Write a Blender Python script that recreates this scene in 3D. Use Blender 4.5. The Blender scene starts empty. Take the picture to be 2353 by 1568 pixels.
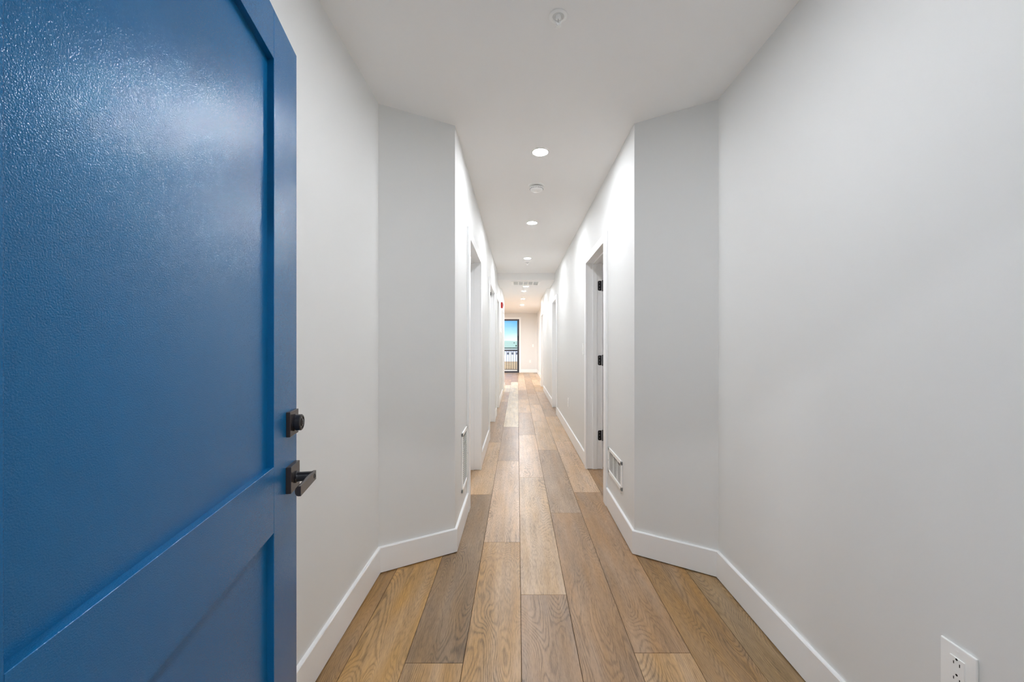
import bpy, bmesh, math, random
from mathutils import Vector, Matrix
random.seed(7)
SC = bpy.context.scene
COL = SC.collection

# ------------------------------------------------------------------ camera
F_PX = 915.0
CX, CY, CAMZ = 1189.5, 790.0, 1.28
cd = bpy.data.cameras.new('camera')
cam = bpy.data.objects.new('camera', cd)
COL.objects.link(cam)
cam.location = (0, 0, CAMZ)
cam.rotation_euler = (math.pi / 2, 0, 0)
cd.sensor_width = 36.0
cd.sensor_fit = 'HORIZONTAL'
cd.lens = F_PX / 2353.0 * 36.0
cd.shift_x = -(CX - 1176.5) / 2353.0
cd.shift_y = (CY - 784.0) / 2353.0
cd.clip_start = 0.02
cd.clip_end = 6000
SC.camera = cam

# ------------------------------------------------------------------ exposure
SC.view_settings.view_transform = 'Standard'
SC.view_settings.look = 'None'
SC.view_settings.exposure = 0.15
SC.view_settings.gamma = 1.0
SC.view_settings.use_curve_mapping = False
SC.cycles.max_bounces = 14
SC.cycles.diffuse_bounces = 10
SC.cycles.glossy_bounces = 4
SC.cycles.transparent_max_bounces = 12
SC.cycles.sample_clamp_indirect = 6.0
SC.cycles.caustics_reflective = False
SC.cycles.caustics_refractive = False
try:
    SC.cycles.use_denoising = True
except Exception:
    pass

LAMP = 430.0        # emission of the hall downlight lenses
ENTRY_LAMP = 430.0
CORRIDOR_FILL = 650.0  # strength of the fill lamps added outside the entrance
LIVING_LAMP = 1500.0

# ------------------------------------------------------------------ sky
world = bpy.data.worlds.new('sky')
SC.world = world
world.use_nodes = True
nt = world.node_tree
nt.nodes.clear()
N, Lk = nt.nodes, nt.links
tc = N.new('ShaderNodeTexCoord')
sep = N.new('ShaderNodeSeparateXYZ')
Lk.new(tc.outputs['Generated'], sep.inputs[0])
ramp = N.new('ShaderNodeValToRGB')
cr = ramp.color_ramp
cr.elements[0].position = 0.0
cr.elements[0].color = (0.80, 0.86, 0.90, 1)
cr.elements[1].position = 0.6
cr.elements[1].color = (0.10, 0.30, 0.72, 1)
for p, c in ((0.012, (0.78, 0.90, 0.98)), (0.030, (0.42, 0.72, 0.97)), (0.052, (0.16, 0.48, 0.92)), (0.12, (0.16, 0.45, 0.90))):
    e = cr.elements.new(p)
    e.color = (*c, 1)
noi = N.new('ShaderNodeTexNoise')
mp = N.new('ShaderNodeMapping')
mp.inputs['Scale'].default_value = (14, 14, 60)
Lk.new(tc.outputs['Generated'], mp.inputs[0])
Lk.new(mp.outputs[0], noi.inputs['Vector'])
noi.inputs['Scale'].default_value = 1.0
ma = N.new('ShaderNodeMath')
ma.operation = 'MULTIPLY_ADD'
Lk.new(noi.outputs['Fac'], ma.inputs[0])
ma.inputs[1].default_value = -0.022
Lk.new(sep.outputs['Z'], ma.inputs[2])
ma2 = N.new('ShaderNodeMath')
ma2.operation = 'ADD'
Lk.new(ma.outputs[0], ma2.inputs[0])
ma2.inputs[1].default_value = 0.010
Lk.new(ma2.outputs[0], ramp.inputs[0])
bg = N.new('ShaderNodeBackground')
bg.inputs['Strength'].default_value = 1.25
Lk.new(ramp.outputs[0], bg.inputs[0])
wo = N.new('ShaderNodeOutputWorld')
Lk.new(bg.outputs[0], wo.inputs[0])

# ------------------------------------------------------------------ sun (shines onto the land behind the house)
sd = bpy.data.lights.new('sun', 'SUN')
sd.energy = 6.5
sd.angle = math.radians(1)
sd.color = (1.0, 0.95, 0.86)
sun = bpy.data.objects.new('sun', sd)
COL.objects.link(sun)
sun.location = (0, -20, 30)
sun.rotation_euler = Vector((0.35, 0.75, -0.65)).to_track_quat('-Z', 'Y').to_euler()


# ================================================================== materials
def new_mat(name):
    m = bpy.data.materials.new(name)
    m.use_nodes = True
    n = m.node_tree
    b = n.nodes['Principled BSDF']
    return m, n, b


def bump(n, b, scale, strength, dist=0.001, detail=2.0, vec=None):
    t = n.nodes.new('ShaderNodeTexNoise')
    t.inputs['Scale'].default_value = scale
    t.inputs['Detail'].default_value = detail
    c = n.nodes.new('ShaderNodeTexCoord')
    n.links.new(c.outputs['Object'], t.inputs['Vector'])
    bp = n.nodes.new('ShaderNodeBump')
    bp.inputs['Strength'].default_value = strength
    bp.inputs['Distance'].default_value = dist
    n.links.new(t.outputs['Fac'], bp.inputs['Height'])
    n.links.new(bp.outputs[0], b.inputs['Normal'])
    return t


def paint(name, col, rough=0.5, spec=0.5, bscale=None, bstr=0.1, bdist=0.001, var=0.0, vscale=3.0, metal=0.0):
    m, n, b = new_mat(name)
    b.inputs['Roughness'].default_value = rough
    b.inputs['Specular IOR Level'].default_value = spec
    b.inputs['Metallic'].default_value = metal
    c = n.nodes.new('ShaderNodeTexCoord')
    t = n.nodes.new('ShaderNodeTexNoise')
    t.inputs['Scale'].default_value = vscale
    t.inputs['Detail'].default_value = 3
    n.links.new(c.outputs['Object'], t.inputs['Vector'])
    mx = n.nodes.new('ShaderNodeMix')
    mx.data_type = 'RGBA'
    n.links.new(t.outputs['Fac'], mx.inputs[0])
    mx.inputs[6].default_value = (*[v * (1 - var) for v in col], 1)
    mx.inputs[7].default_value = (*[min(1, v * (1 + var)) for v in col], 1)
    n.links.new(mx.outputs[2], b.inputs['Base Color'])
    if bscale:
        bump(n, b, bscale, bstr, bdist)
    return m


M = {}
M['wall'] = paint('wall_paint', (0.765, 0.77, 0.76), 0.6, 0.3, 160, 0.12, 0.0008, 0.008, 1.5)
M['ceiling'] = paint('ceiling_paint', (0.91, 0.91, 0.905), 0.7, 0.2, 120, 0.12, 0.0008, 0.008, 1.5)
M['trim'] = paint('trim_paint', (0.89, 0.90, 0.905), 0.32, 0.5, 60, 0.03, 0.0005, 0.005)
M['blue'] = paint('blue_door_paint', (0.003, 0.098, 0.25), 0.17, 0.52, 500, 1.0, 0.00042, 0.03, 2.0)
M['blue'].node_tree.nodes['Principled BSDF'].inputs['Specular Tint'].default_value = (0.55, 0.78, 1.0, 1)
M['black'] = paint('black_hardware', (0.010, 0.009, 0.011), 0.18, 0.45, 90, 0.02, 0.0003, 0.1, 30, 0.0)
M['bronze'] = paint('dark_bronze_face', (0.035, 0.027, 0.026), 0.22, 0.4, 90, 0.02, 0.0003, 0.1, 30, 0.15)
M['plastic'] = paint('white_plastic', (0.93, 0.94, 0.93), 0.28, 0.5, None, var=0.005)
M['dark'] = paint('hole_shade_black', (0.015, 0.015, 0.015), 0.8, 0.1, None, var=0.1)  # near-black colour standing in for shade inside slots, gaps and ducts
M['steel'] = paint('bright_steel', (0.6, 0.6, 0.6), 0.25, 0.5, None, var=0.05, metal=0.9)
M['greyvoid'] = paint('grey_duct_metal', (0.74, 0.75, 0.74), 0.6, 0.3, None, var=0.08)
M['red'] = paint('red_plastic', (0.42, 0.02, 0.018), 0.3, 0.5, None, var=0.05)
M['clear'] = paint('lamp_dome', (0.7, 0.72, 0.75), 0.1, 0.6, None, var=0.03)
M['frame'] = paint('charcoal_window_frame', (0.045, 0.05, 0.065), 0.4, 0.5, None, var=0.08)
M['rail'] = paint('black_railing_paint', (0.02, 0.022, 0.026), 0.45, 0.5, None, var=0.08)
M['concrete'] = paint('concrete', (0.42, 0.41, 0.39), 0.85, 0.2, 60, 0.3, 0.002, 0.1, 4)
M['carpet'] = paint('corridor_carpet', (0.50, 0.50, 0.50), 0.95, 0.05, 400, 0.5, 0.002, 0.15, 60)
M['groove'] = paint('plank_gap', (0.06, 0.042, 0.028), 0.8, 0.1, None, var=0.1)
M['siding'] = paint('grey_siding', (0.46, 0.46, 0.52), 0.8, 0.2, None, var=0.05)
M['roof'] = paint('pale_roof', (0.62, 0.62, 0.62), 0.8, 0.2, None, var=0.06)
M['dirt'] = paint('tan_dirt', (0.50, 0.33, 0.18), 0.95, 0.05, None, var=0.35, vscale=0.25)
M['gravel'] = paint('pale_gravel', (0.72, 0.68, 0.62), 0.95, 0.05, None, var=0.12, vscale=0.4)
M['grass'] = paint('field_grass', (0.40, 0.50, 0.38), 0.95, 0.05, None, var=0.15, vscale=0.02)
M['leaf'] = paint('tree_leaf', (0.035, 0.06, 0.035), 0.9, 0.1, None, var=0.3, vscale=1)
M['bark'] = paint('tree_bark', (0.09, 0.06, 0.04), 0.9, 0.1, None, var=0.3, vscale=4)


def lamp_mat(name, strength):
    m, n, b = new_mat(name)
    b.inputs['Base Color'].default_value = (0.9, 0.9, 0.9, 1)
    b.inputs['Emission Color'].default_value = (0.966, 0.992, 1.038, 1)
    b.inputs['Emission Strength'].default_value = strength
    return m


M['lamp'] = lamp_mat('downlight_lens', LAMP)
M['lamp_entry'] = lamp_mat('entry_downlight_lens', ENTRY_LAMP)
M['fill_corridor'] = lamp_mat('corridor_fill_lens', CORRIDOR_FILL)
M['lamp_living'] = lamp_mat('living_downlight_lens', LIVING_LAMP)

# clear glass: transparent with a fresnel sheen
gm = bpy.data.materials.new('window_glass')
gm.use_nodes = True
n = gm.node_tree
n.nodes.clear()
tr = n.nodes.new('ShaderNodeBsdfTransparent')
tr.inputs[0].default_value = (0.96, 0.98, 0.98, 1)
gl = n.nodes.new('ShaderNodeBsdfGlossy')
gl.inputs['Roughness'].default_value = 0.02
fr = n.nodes.new('ShaderNodeFresnel')
fr.inputs[0].default_value = 1.45
mxs = n.nodes.new('ShaderNodeMixShader')
n.links.new(fr.outputs[0], mxs.inputs[0])
n.links.new(tr.outputs[0], mxs.inputs[1])
n.links.new(gl.outputs[0], mxs.inputs[2])
o_ = n.nodes.new('ShaderNodeOutputMaterial')
n.links.new(mxs.outputs[0], o_.inputs[0])
M['glass'] = gm


def wood_material():
    m, n, b = new_mat('oak_planks')
    nd, lk = n.nodes, n.links

    def math_(op, a, b_=None, c=None):
        x = nd.new('ShaderNodeMath')
        x.operation = op
        for i, v in enumerate((a, b_, c)):
            if v is None:
                continue
            if isinstance(v, (int, float)):
                x.inputs[i].default_value = v
            else:
                lk.new(v, x.inputs[i])
        return x.outputs[0]

    geo = nd.new('ShaderNodeNewGeometry')
    off = nd.new('ShaderNodeAttribute')
    off.attribute_name = 'plank_offset'
    tone = nd.new('ShaderNodeAttribute')
    tone.attribute_name = 'plank_tone'
    add = nd.new('ShaderNodeVectorMath')
    add.operation = 'ADD'
    lk.new(geo.outputs['Position'], add.inputs[0])
    lk.new(off.outputs['Vector'], add.inputs[1])
    P = add.outputs[0]

    def scaled(sx, sy, sz=1.0):
        v = nd.new('ShaderNodeVectorMath')
        v.operation = 'MULTIPLY'
        lk.new(P, v.inputs[0])
        v.inputs[1].default_value = (sx, sy, sz)
        return v.outputs[0]

    def noise(vec, detail=2.0, dist=0.0, rough=0.5):
        t = nd.new('ShaderNodeTexNoise')
        t.inputs['Scale'].default_value = 1.0
        t.inputs['Detail'].default_value = detail
        t.inputs['Distortion'].default_value = dist
        t.inputs['Roughness'].default_value = rough
        lk.new(vec, t.inputs['Vector'])
        return t.outputs['Fac']

    def mapr(v, a, b_, c, d):
        x = nd.new('ShaderNodeMapRange')
        lk.new(v, x.inputs[0])
        for i, k in enumerate((a, b_, c, d)):
            x.inputs[i + 1].default_value = k
        return x.outputs[0]

    # knots
    vor = nd.new('ShaderNodeTexVoronoi')
    vor.inputs['Scale'].default_value = 1.0
    lk.new(scaled(3.0, 0.85), vor.inputs['Vector'])
    kd = vor.outputs['Distance']
    knot_pull = mapr(kd, 0.0, 0.30, 0.16, 0.0)
    # cathedral rings = contour lines of a long smooth field, wrapped round the knots
    field = math_('ADD', noise(scaled(5.5, 1.0), 1.6, 0.25), knot_pull)
    wob = noise(scaled(60, 10), 2.0)
    ph = math_('ADD', math_('MULTIPLY', field, 330.0), math_('MULTIPLY', wob, 4.5))
    ring = math_('SINE', ph)
    ring = math_('POWER', mapr(ring, -0.6, 1.0, 0.0, 1.0), 1.8)
    ring_amt = mapr(noise(scaled(7, 1.3), 2.0), 0.36, 0.62, 0.15, 1.0)
    pores = mapr(noise(scaled(420, 26), 3.0, 0.0, 0.65), 0.44, 0.70, 0.0, 1.0)
    streak = noise(scaled(38, 1.6), 3.0)
    blotch = noise(scaled(9, 2.5), 2.0)
    # darkening sum
    d1 = math_('MULTIPLY', math_('MULTIPLY', ring, ring_amt), 0.40)
    d2 = math_('MULTIPLY', pores, 0.44)
    d3 = math_('MULTIPLY', math_('SUBTRACT', streak, 0.5), 0.60)
    d4 = math_('MULTIPLY', math_('SUBTRACT', blotch, 0.5), 0.65)
    knot_d = math_('MULTIPLY', mapr(kd, 0.015, 0.07, 1.0, 0.0), mapr(noise(scaled(50, 30), 3), 0.35, 0.6, 0.2, 1.0))
    d5 = math_('MULTIPLY', knot_d, 0.55)
    tot = math_('ADD', math_('ADD', math_('ADD', d1, d2), math_('ADD', d3, d4)), d5)
    val = math_('MAXIMUM', math_('SUBTRACT', 1.27, tot), 0.18)
    vm = nd.new('ShaderNodeVectorMath')
    vm.operation = 'SCALE'
    lk.new(tone.outputs['Color'], vm.inputs[0])
    lk.new(val, vm.inputs['Scale'])
    # warm/grey drift
    hs = nd.new('ShaderNodeHueSaturation')
    lk.new(vm.outputs[0], hs.inputs['Color'])
    lk.new(mapr(noise(scaled(14, 2.0), 2.0), 0.3, 0.7, 0.94, 1.22), hs.inputs['Saturation'])
    lk.new(hs.outputs[0], b.inputs['Base Color'])
    b.inputs['Specular IOR Level'].default_value = 0.5
    lk.new(mapr(pores, 0, 1, 0.29, 0.46), b.inputs['Roughness'])
    bp = nd.new('ShaderNodeBump')
    bp.inputs['Strength'].default_value = 0.25
    bp.inputs['Distance'].default_value = 0.0006
    lk.new(math_('SUBTRACT', 0.0, math_('ADD', d1, d2)), bp.inputs['Height'])
    lk.new(bp.outputs[0], b.inputs['Normal'])
    return m


M['wood'] = wood_material()


# ================================================================== mesh helpers
class MB:
    def __init__(self):
        self.bm = bmesh.new()

    def _merge(self, tmp, mat=None):
        if mat is not None:
            bmesh.ops.transform(tmp, matrix=mat, verts=tmp.verts)
        me = bpy.data.meshes.new('tmp')
        tmp.to_mesh(me)
        tmp.free()
        self.bm.from_mesh(me)
        bpy.data.meshes.remove(me)
        return self

    def box(self, lo, hi, bevel=0.0, seg=2, mat=None):
        t = bmesh.new()
        lo2 = [min(a, b) for a, b in zip(lo, hi)]
        hi2 = [max(a, b) for a, b in zip(lo, hi)]
        bmesh.ops.create_cube(t, size=1.0)
        for v in t.verts:
            v.co = Vector([lo2[i] + (v.co[i] + 0.5) * (hi2[i] - lo2[i]) for i in range(3)])
        if bevel > 0:
            bmesh.ops.bevel(t, geom=t.edges[:], offset=bevel, segments=seg, profile=0.5, affect='EDGES')
        return self._merge(t, mat)

    def prism(self, pts, z0, z1, mat=None):
        t = bmesh.new()
        a = sum(pts[i][0] * pts[(i + 1) % len(pts)][1] - pts[(i + 1) % len(pts)][0] * pts[i][1] for i in range(len(pts)))
        if a < 0:
            pts = pts[::-1]
        lo = [t.verts.new((p[0], p[1], z0)) for p in pts]
        hi = [t.verts.new((p[0], p[1], z1)) for p in pts]
        t.faces.new(lo[::-1])
        t.faces.new(hi)
        k = len(pts)
        for i in range(k):
            t.faces.new((lo[i], lo[(i + 1) % k], hi[(i + 1) % k], hi[i]))
        return self._merge(t, mat)

    def lathe(self, prof, seg=48, mat=None):
        """prof: list of (r, z) from one end to the other; capped where r = 0"""
        t = bmesh.new()
        rings = []
        for r, z in prof:
            if r < 1e-6:
                rings.append([t.verts.new((0, 0, z))])
            else:
                rings.append([t.verts.new((r * math.cos(2 * math.pi * i / seg), r * math.sin(2 * math.pi * i / seg), z)) for i in range(seg)])
        for A, B in zip(rings, rings[1:]):
            for i in range(seg):
                j = (i + 1) % seg
                if len(A) == 1 and len(B) == 1:
                    continue
                if len(A) == 1:
                    t.faces.new((A[0], B[i], B[j]))
                elif len(B) == 1:
                    t.faces.new((A[i], A[j], B[0]))
                else:
                    t.faces.new((A[i], A[j], B[j], B[i]))
        bmesh.ops.recalc_face_normals(t, faces=t.faces)
        return self._merge(t, mat)

    def tube(self, pts, r, seg=10):
        t = bmesh.new()
        rings = []
        for i, p in enumerate(pts):
            p = Vector(p)
            d = Vector(pts[min(i + 1, len(pts) - 1)]) - Vector(pts[max(i - 1, 0)])
            q = d.to_track_quat('Z', 'Y')
            rr = r[i] if isinstance(r, (list, tuple)) else r
            rings.append([t.verts.new(p + q @ Vector((rr * math.cos(2 * math.pi * k / seg), rr * math.sin(2 * math.pi * k / seg), 0))) for k in range(seg)])
        for A, B in zip(rings, rings[1:]):
            for k in range(seg):
                t.faces.new((A[k], A[(k + 1) % seg], B[(k + 1) % seg], B[k]))
        t.faces.new(rings[0][::-1])
        t.faces.new(rings[-1])
        bmesh.ops.recalc_face_normals(t, faces=t.faces)
        return self._merge(t)

    def build(self, name, mat, parent=None, shift=None, smooth=False):
        if shift is not None:
            bmesh.ops.translate(self.bm, vec=-Vector(shift), verts=self.bm.verts)
        me = bpy.data.meshes.new(name)
        self.bm.to_mesh(me)
        self.bm.free()
        me.materials.append(mat)
        o = bpy.data.objects.new(name, me)
        COL.objects.link(o)
        if parent is not None:
            o.parent = parent
        if smooth:
            for p in me.polygons:
                p.use_smooth = True
            try:
                me.set_sharp_from_angle(angle=math.radians(35))
            except Exception:
                pass
        return o


def tag(o, label=None, cat=None, group=None, kind=None):
    if label:
        o['label'] = label
    if cat:
        o['category'] = cat
    if group:
        o['group'] = group
    if kind:
        o['kind'] = kind
    return o


def struct(o, label, cat):
    return tag(o, label, cat, None, 'structure')


def empty(name, loc, rz=0.0):
    o = bpy.data.objects.new(name, None)
    o.empty_display_size = 0.1
    o.location = loc
    o.rotation_euler = (0, 0, rz)
    COL.objects.link(o)
    return o


def copy_tree(o, parent=None):
    c = o.copy()
    COL.objects.link(c)
    if parent is not None:
        c.parent = parent
    for ch in [k for k in bpy.data.objects if k.parent == o]:
        copy_tree(ch, c)
    return c


H = 2.62           # ceiling
XL, XR = -0.385, 0.71     # hall wall faces
TH = 0.145         # wall thickness
LA, LB = (-0.777, 2.221), (XL, 2.447)      # angled wall, left
RA, RB = (1.10, 2.182), (XR, 2.423)        # angled wall, right
YD = 0.19          # inner face of the entrance wall
YF = 17.5          # far wall face
DOOR_H = 2.10
SOF0, SOF1, SOFZ = 7.57, 8.74, 2.49

# ================================================================== floor: every plank a bevelled board of one mesh
PW, PX0, PL = 0.2335, 0.015, 1.78
# tone per (column, joint index) where the photograph shows it; colours are the boards' own
T = {
    'tan': (0.380, 0.247, 0.135), 'gold': (0.385, 0.243, 0.118), 'dark': (0.240, 0.163, 0.100), 'brown': (0.285, 0.178, 0.090),
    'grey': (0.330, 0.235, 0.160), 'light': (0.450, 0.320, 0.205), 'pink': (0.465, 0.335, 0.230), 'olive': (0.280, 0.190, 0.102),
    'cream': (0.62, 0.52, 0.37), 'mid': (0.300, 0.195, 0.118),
}
cols = {
    0: (0.249, ['mid', 'light', 'pink', 'grey', 'light', 'grey', 'pink']),
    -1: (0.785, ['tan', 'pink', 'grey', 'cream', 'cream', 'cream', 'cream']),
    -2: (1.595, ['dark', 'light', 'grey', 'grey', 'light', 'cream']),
    -3: (0.62, ['gold', 'tan', 'grey', 'tan']),
    -4: (1.2, ['brown', 'brown', 'tan']),
    1: (1.229, ['mid', 'grey', 'light', 'pink', 'grey']),
    2: (1.647, ['mid', 'pink', 'light', 'grey']),
    3: (1.00, ['brown', 'mid', 'tan', 'grey']),
    4: (0.45, ['olive', 'olive', 'tan']),
}
before = {2: 'tan', -2: 'tan', 1: 'mid', -1: 'tan', 3: 'brown', 4: 'olive', 0: 'mid', -3: 'gold', -4: 'brown'}


def build_floor():
    bm = bmesh.new()
    lo_ = bm.loops.layers.float_vector.new('plank_offset')
    lt_ = bm.loops.layers.float_color.new('plank_tone')
    names = list(T)
    GAP, BV, ZB = 0.0009, 0.0011, -0.004
    for k in range(-22, 16):
        x0 = PX0 + k * PW + GAP
        x1 = PX0 + (k + 1) * PW - GAP
        j0, seq = cols.get(k, (random.uniform(0, PL), []))
        i0 = -2
        while j0 + i0 * PL > -0.2 - PL:
            i0 -= 1
        i = i0
        while True:
            a = j0 + i * PL
            b = a + PL
            if b < 0.1:
                i += 1
                continue
            if a > YF:
                break
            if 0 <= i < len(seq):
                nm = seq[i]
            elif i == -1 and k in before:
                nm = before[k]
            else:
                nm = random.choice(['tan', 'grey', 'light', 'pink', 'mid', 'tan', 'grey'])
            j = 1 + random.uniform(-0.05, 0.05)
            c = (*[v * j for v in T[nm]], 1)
            rnd = (random.uniform(-40, 40), random.uniform(-40, 40), random.uniform(-40, 40))
            a_, b_ = max(a, 0.05) + GAP, min(b, YF + 0.12) - GAP
            if b_ - a_ < 0.01:
                i += 1
                continue
            top = [bm.verts.new(p) for p in ((x0 + BV, a_ + BV, 0), (x1 - BV, a_ + BV, 0), (x1 - BV, b_ - BV, 0), (x0 + BV, b_ - BV, 0))]
            mid = [bm.verts.new(p) for p in ((x0, a_, -BV), (x1, a_, -BV), (x1, b_, -BV), (x0, b_, -BV))]
            low = [bm.verts.new(p) for p in ((x0, a_, ZB), (x1, a_, ZB), (x1, b_, ZB), (x0, b_, ZB))]
            fs = [bm.faces.new(top)]
            for A, B in ((mid, top), (low, mid)):
                for q in range(4):
                    fs.append(bm.faces.new((A[q], A[(q + 1) % 4], B[(q + 1) % 4], B[q])))
            for f in fs:
                for l in f.loops:
                    l[lo_] = rnd
                    l[lt_] = c
            i += 1
    # sub-floor slab under the boards, seen in the gaps
    X0, X1, Y0, Y1 = PX0 - 22 * PW, PX0 + 16 * PW, 0.05, YF + 0.12
    vs = [bm.verts.new((x, y, z)) for z in (-0.20, ZB + 0.0005) for x, y in ((X0, Y0), (X1, Y0), (X1, Y1), (X0, Y1))]
    fs = [bm.faces.new(vs[4:8]), bm.faces.new(vs[0:4][::-1])] + [bm.faces.new((vs[q], vs[(q + 1) % 4], vs[4 + (q + 1) % 4], vs[4 + q])) for q in range(4)]
    for f in fs:
        f.material_index = 1
    me = bpy.data.meshes.new('floor')
    bm.to_mesh(me)
    bm.free()
    me.materials.append(M['wood'])
    me.materials.append(M['groove'])
    o = bpy.data.objects.new('floor', me)
    COL.objects.link(o)
    return struct(o, 'wide oak plank floor running the whole length of the hallway', 'floor')


build_floor()
struct(MB().box((-2.6, -1.8, -0.2), (2.8, 0.05, 0.0)).build('floor_corridor', M['carpet']), 'grey carpet of the shared corridor outside the blue door', 'floor')

# ================================================================== ceiling
struct(MB().box((-5.3, -1.95, H), (4.0, YF + 0.15, H + 0.15)).build('ceiling', M['ceiling']), 'smooth off-white ceiling over the entry and hallway', 'ceiling')
struct(MB().box((XL, SOF0, SOFZ), (XR, SOF1, H)).build('ceiling_soffit', M['ceiling']), 'dropped ceiling soffit crossing the hallway, holding the white return grille', 'ceiling')


# ================================================================== walls
def wall_x(name, xface, outward, y0, y1, openings, label):
    """wall parallel to Y. outward = direction (+1/-1) in which its thickness goes"""
    xb = xface + outward * TH
    b = MB()
    y = y0
    for (a, c, h) in openings:
        b.box((xface, y, 0), (xb, a, H))
        b.box((xface, a, h), (xb, c, H))
        y = c
    b.box((xface, y, 0), (xb, y1, H))
    return struct(b.build(name, M['wall']), label, 'wall')


J = 0.02   # jamb board thickness
RD = [(3.22, 4.06), (7.20, 8.00), (10.85, 11.85)]
LD = [(3.105, 4.03), (5.33, 6.50), (7.12, 7.95), (9.95, 10.75)]
wall_x('wall_right', XR, 1, RB[1], 12.1, [(a - J, b + J, DOOR_H + J) for a, b in RD], 'long light grey hallway wall on the right, with three doorways')
wall_x('wall_left', XL, -1, LB[1], 11.6, [(a - J, b + J, DOOR_H + J) for a, b in LD], 'long light grey hallway wall on the left, with four doorways')
wall_x('wall_left_entry', LA[0], -1, YD, LA[1], [], 'light grey entry wall behind the open blue door')
wall_x('wall_right_entry', RA[0], 1, YD, RA[1], [], 'plain light grey entry wall on the right above the double outlet')
struct(MB().prism([LA, LB, (XL - TH, LB[1]), (LA[0] - TH, LA[1])], 0, H).build('wall_left_angled', M['wall']), 'short angled grey wall turning the entry into the hallway, left side', 'wall')
struct(MB().prism([RA, RB, (XR + TH, RB[1]), (RA[0] + TH, RA[1])], 0, H).build('wall_right_angled', M['wall']), 'short angled grey wall turning the entry into the hallway, right side', 'wall')
# entrance wall with doorway (camera stands in it)
DX0, DX1 = -0.44, 0.53
b = MB()
b.box((-2.6, 0.05, 0), (DX0, YD, H))
b.box((DX1, 0.05, 0), (2.8, YD, H))
b.box((DX0, 0.05, 2.09), (DX1, YD, H))
struct(b.build('wall_entrance', M['wall']), 'wall holding the entrance doorway of the blue door', 'wall')
# shared corridor outside
b = MB()
b.box((-2.6, -1.95, 0), (2.8, -1.8, H))
b.box((-2.75, -1.95, 0), (-2.6, 0.19, H))
b.box((2.8, -1.95, 0), (2.95, 0.19, H))
struct(b.build('wall_corridor', M['wall']), 'light walls of the shared corridor outside the entrance', 'wall')
# side room behind the open right-hand doorway
b = MB()
b.box((XR + TH, 2.42, 0), (3.6, 2.56, H))
b.box((3.6, 2.42, 0), (3.74, 5.9, H))
b.box((XR + TH, 5.76, 0), (3.6, 5.9, H))
struct(b.build('wall_side_room', M['wall']), 'walls of the side room seen through the open doorway', 'wall')
# living room at the end
XLV = 0.86
b = MB()
b.box((XR + TH, 12.1, 0), (XLV + 0.14, YF, H))
struct(b.build('wall_living_right', M['wall']), 'living room wall continuing past the end of the hallway on the right', 'wall')
struct(MB().box((-5.0, 11.46, 0), (XL - TH, 11.6, H)).build('wall_living_near', M['wall']), 'living room wall turning the corner at the end of the left hallway wall', 'wall')
struct(MB().box((-5.14, 11.46, 0), (-5.0, YF + 0.15, H)).build('wall_living_left', M['wall']), 'outer left wall of the living room', 'wall')
GX0, GX1, GZ1 = -1.75, 0.067, 2.355
WX0, WX1, WZ0, WZ1 = -4.5, -2.5, 0.7, 2.355  # opening of the unseen window added to let daylight in
b = MB()
b.box((-5.0, YF, 0), (WX0, YF + 0.15, H))
b.box((WX0, YF, 0), (WX1, YF + 0.15, WZ0))
b.box((WX0, YF, WZ1), (WX1, YF + 0.15, H))
b.box((WX1, YF, 0), (GX0, YF + 0.15, H))
b.box((GX0, YF, GZ1), (GX1, YF + 0.15, H))
b.box((GX1, YF, 0), (XLV + 0.14, YF + 0.15, H))
struct(b.build('wall_far', M['wall']), 'light grey end wall of the living room beside the glass balcony door', 'wall')


# ================================================================== baseboards
def baseboard(name, pts, side, label, t=0.015, z0=0.006, z1=0.146):
    """pts: wall line; side=+1: board lies on the left of the walking direction"""
    P = [Vector(p) for p in pts]

    def offs(d):
        out = []
        for i in range(len(P)):
            ns = []
            if i > 0:
                e = (P[i] - P[i - 1]).normalized()
                ns.append(Vector((-e.y, e.x)) * side)
            if i < len(P) - 1:
                e = (P[i + 1] - P[i]).normalized()
                ns.append(Vector((-e.y, e.x)) * side)
            if len(ns) == 2:
                m_ = (ns[0] + ns[1]).normalized()
                out.append(P[i] + m_ * (d / m_.dot(ns[0])))
            else:
                out.append(P[i] + ns[0] * d)
        return out
    prof = [(0.0, z0), (t, z0), (t, z1 - 0.004), (t - 0.003, z1), (0.0, z1)]
    t_ = bmesh.new()
    rows = []
    for d, z in prof:
        rows.append([t_.verts.new((q.x, q.y, z)) for q in offs(d)])
    k = len(prof)
    for a in range(k):
        A, B = rows[a], rows[(a + 1) % k]
        for i in range(len(P) - 1):
            t_.faces.new((A[i], A[i + 1], B[i + 1], B[i]))
    t_.faces.new([r[0] for r in rows])
    t_.faces.new([r[-1] for r in rows][::-1])
    bmesh.ops.recalc_face_normals(t_, faces=t_.faces)
    m_ = MB()
    m_._merge(t_)
    return struct(m_.build(name, M['trim']), label, 'baseboard')


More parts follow.
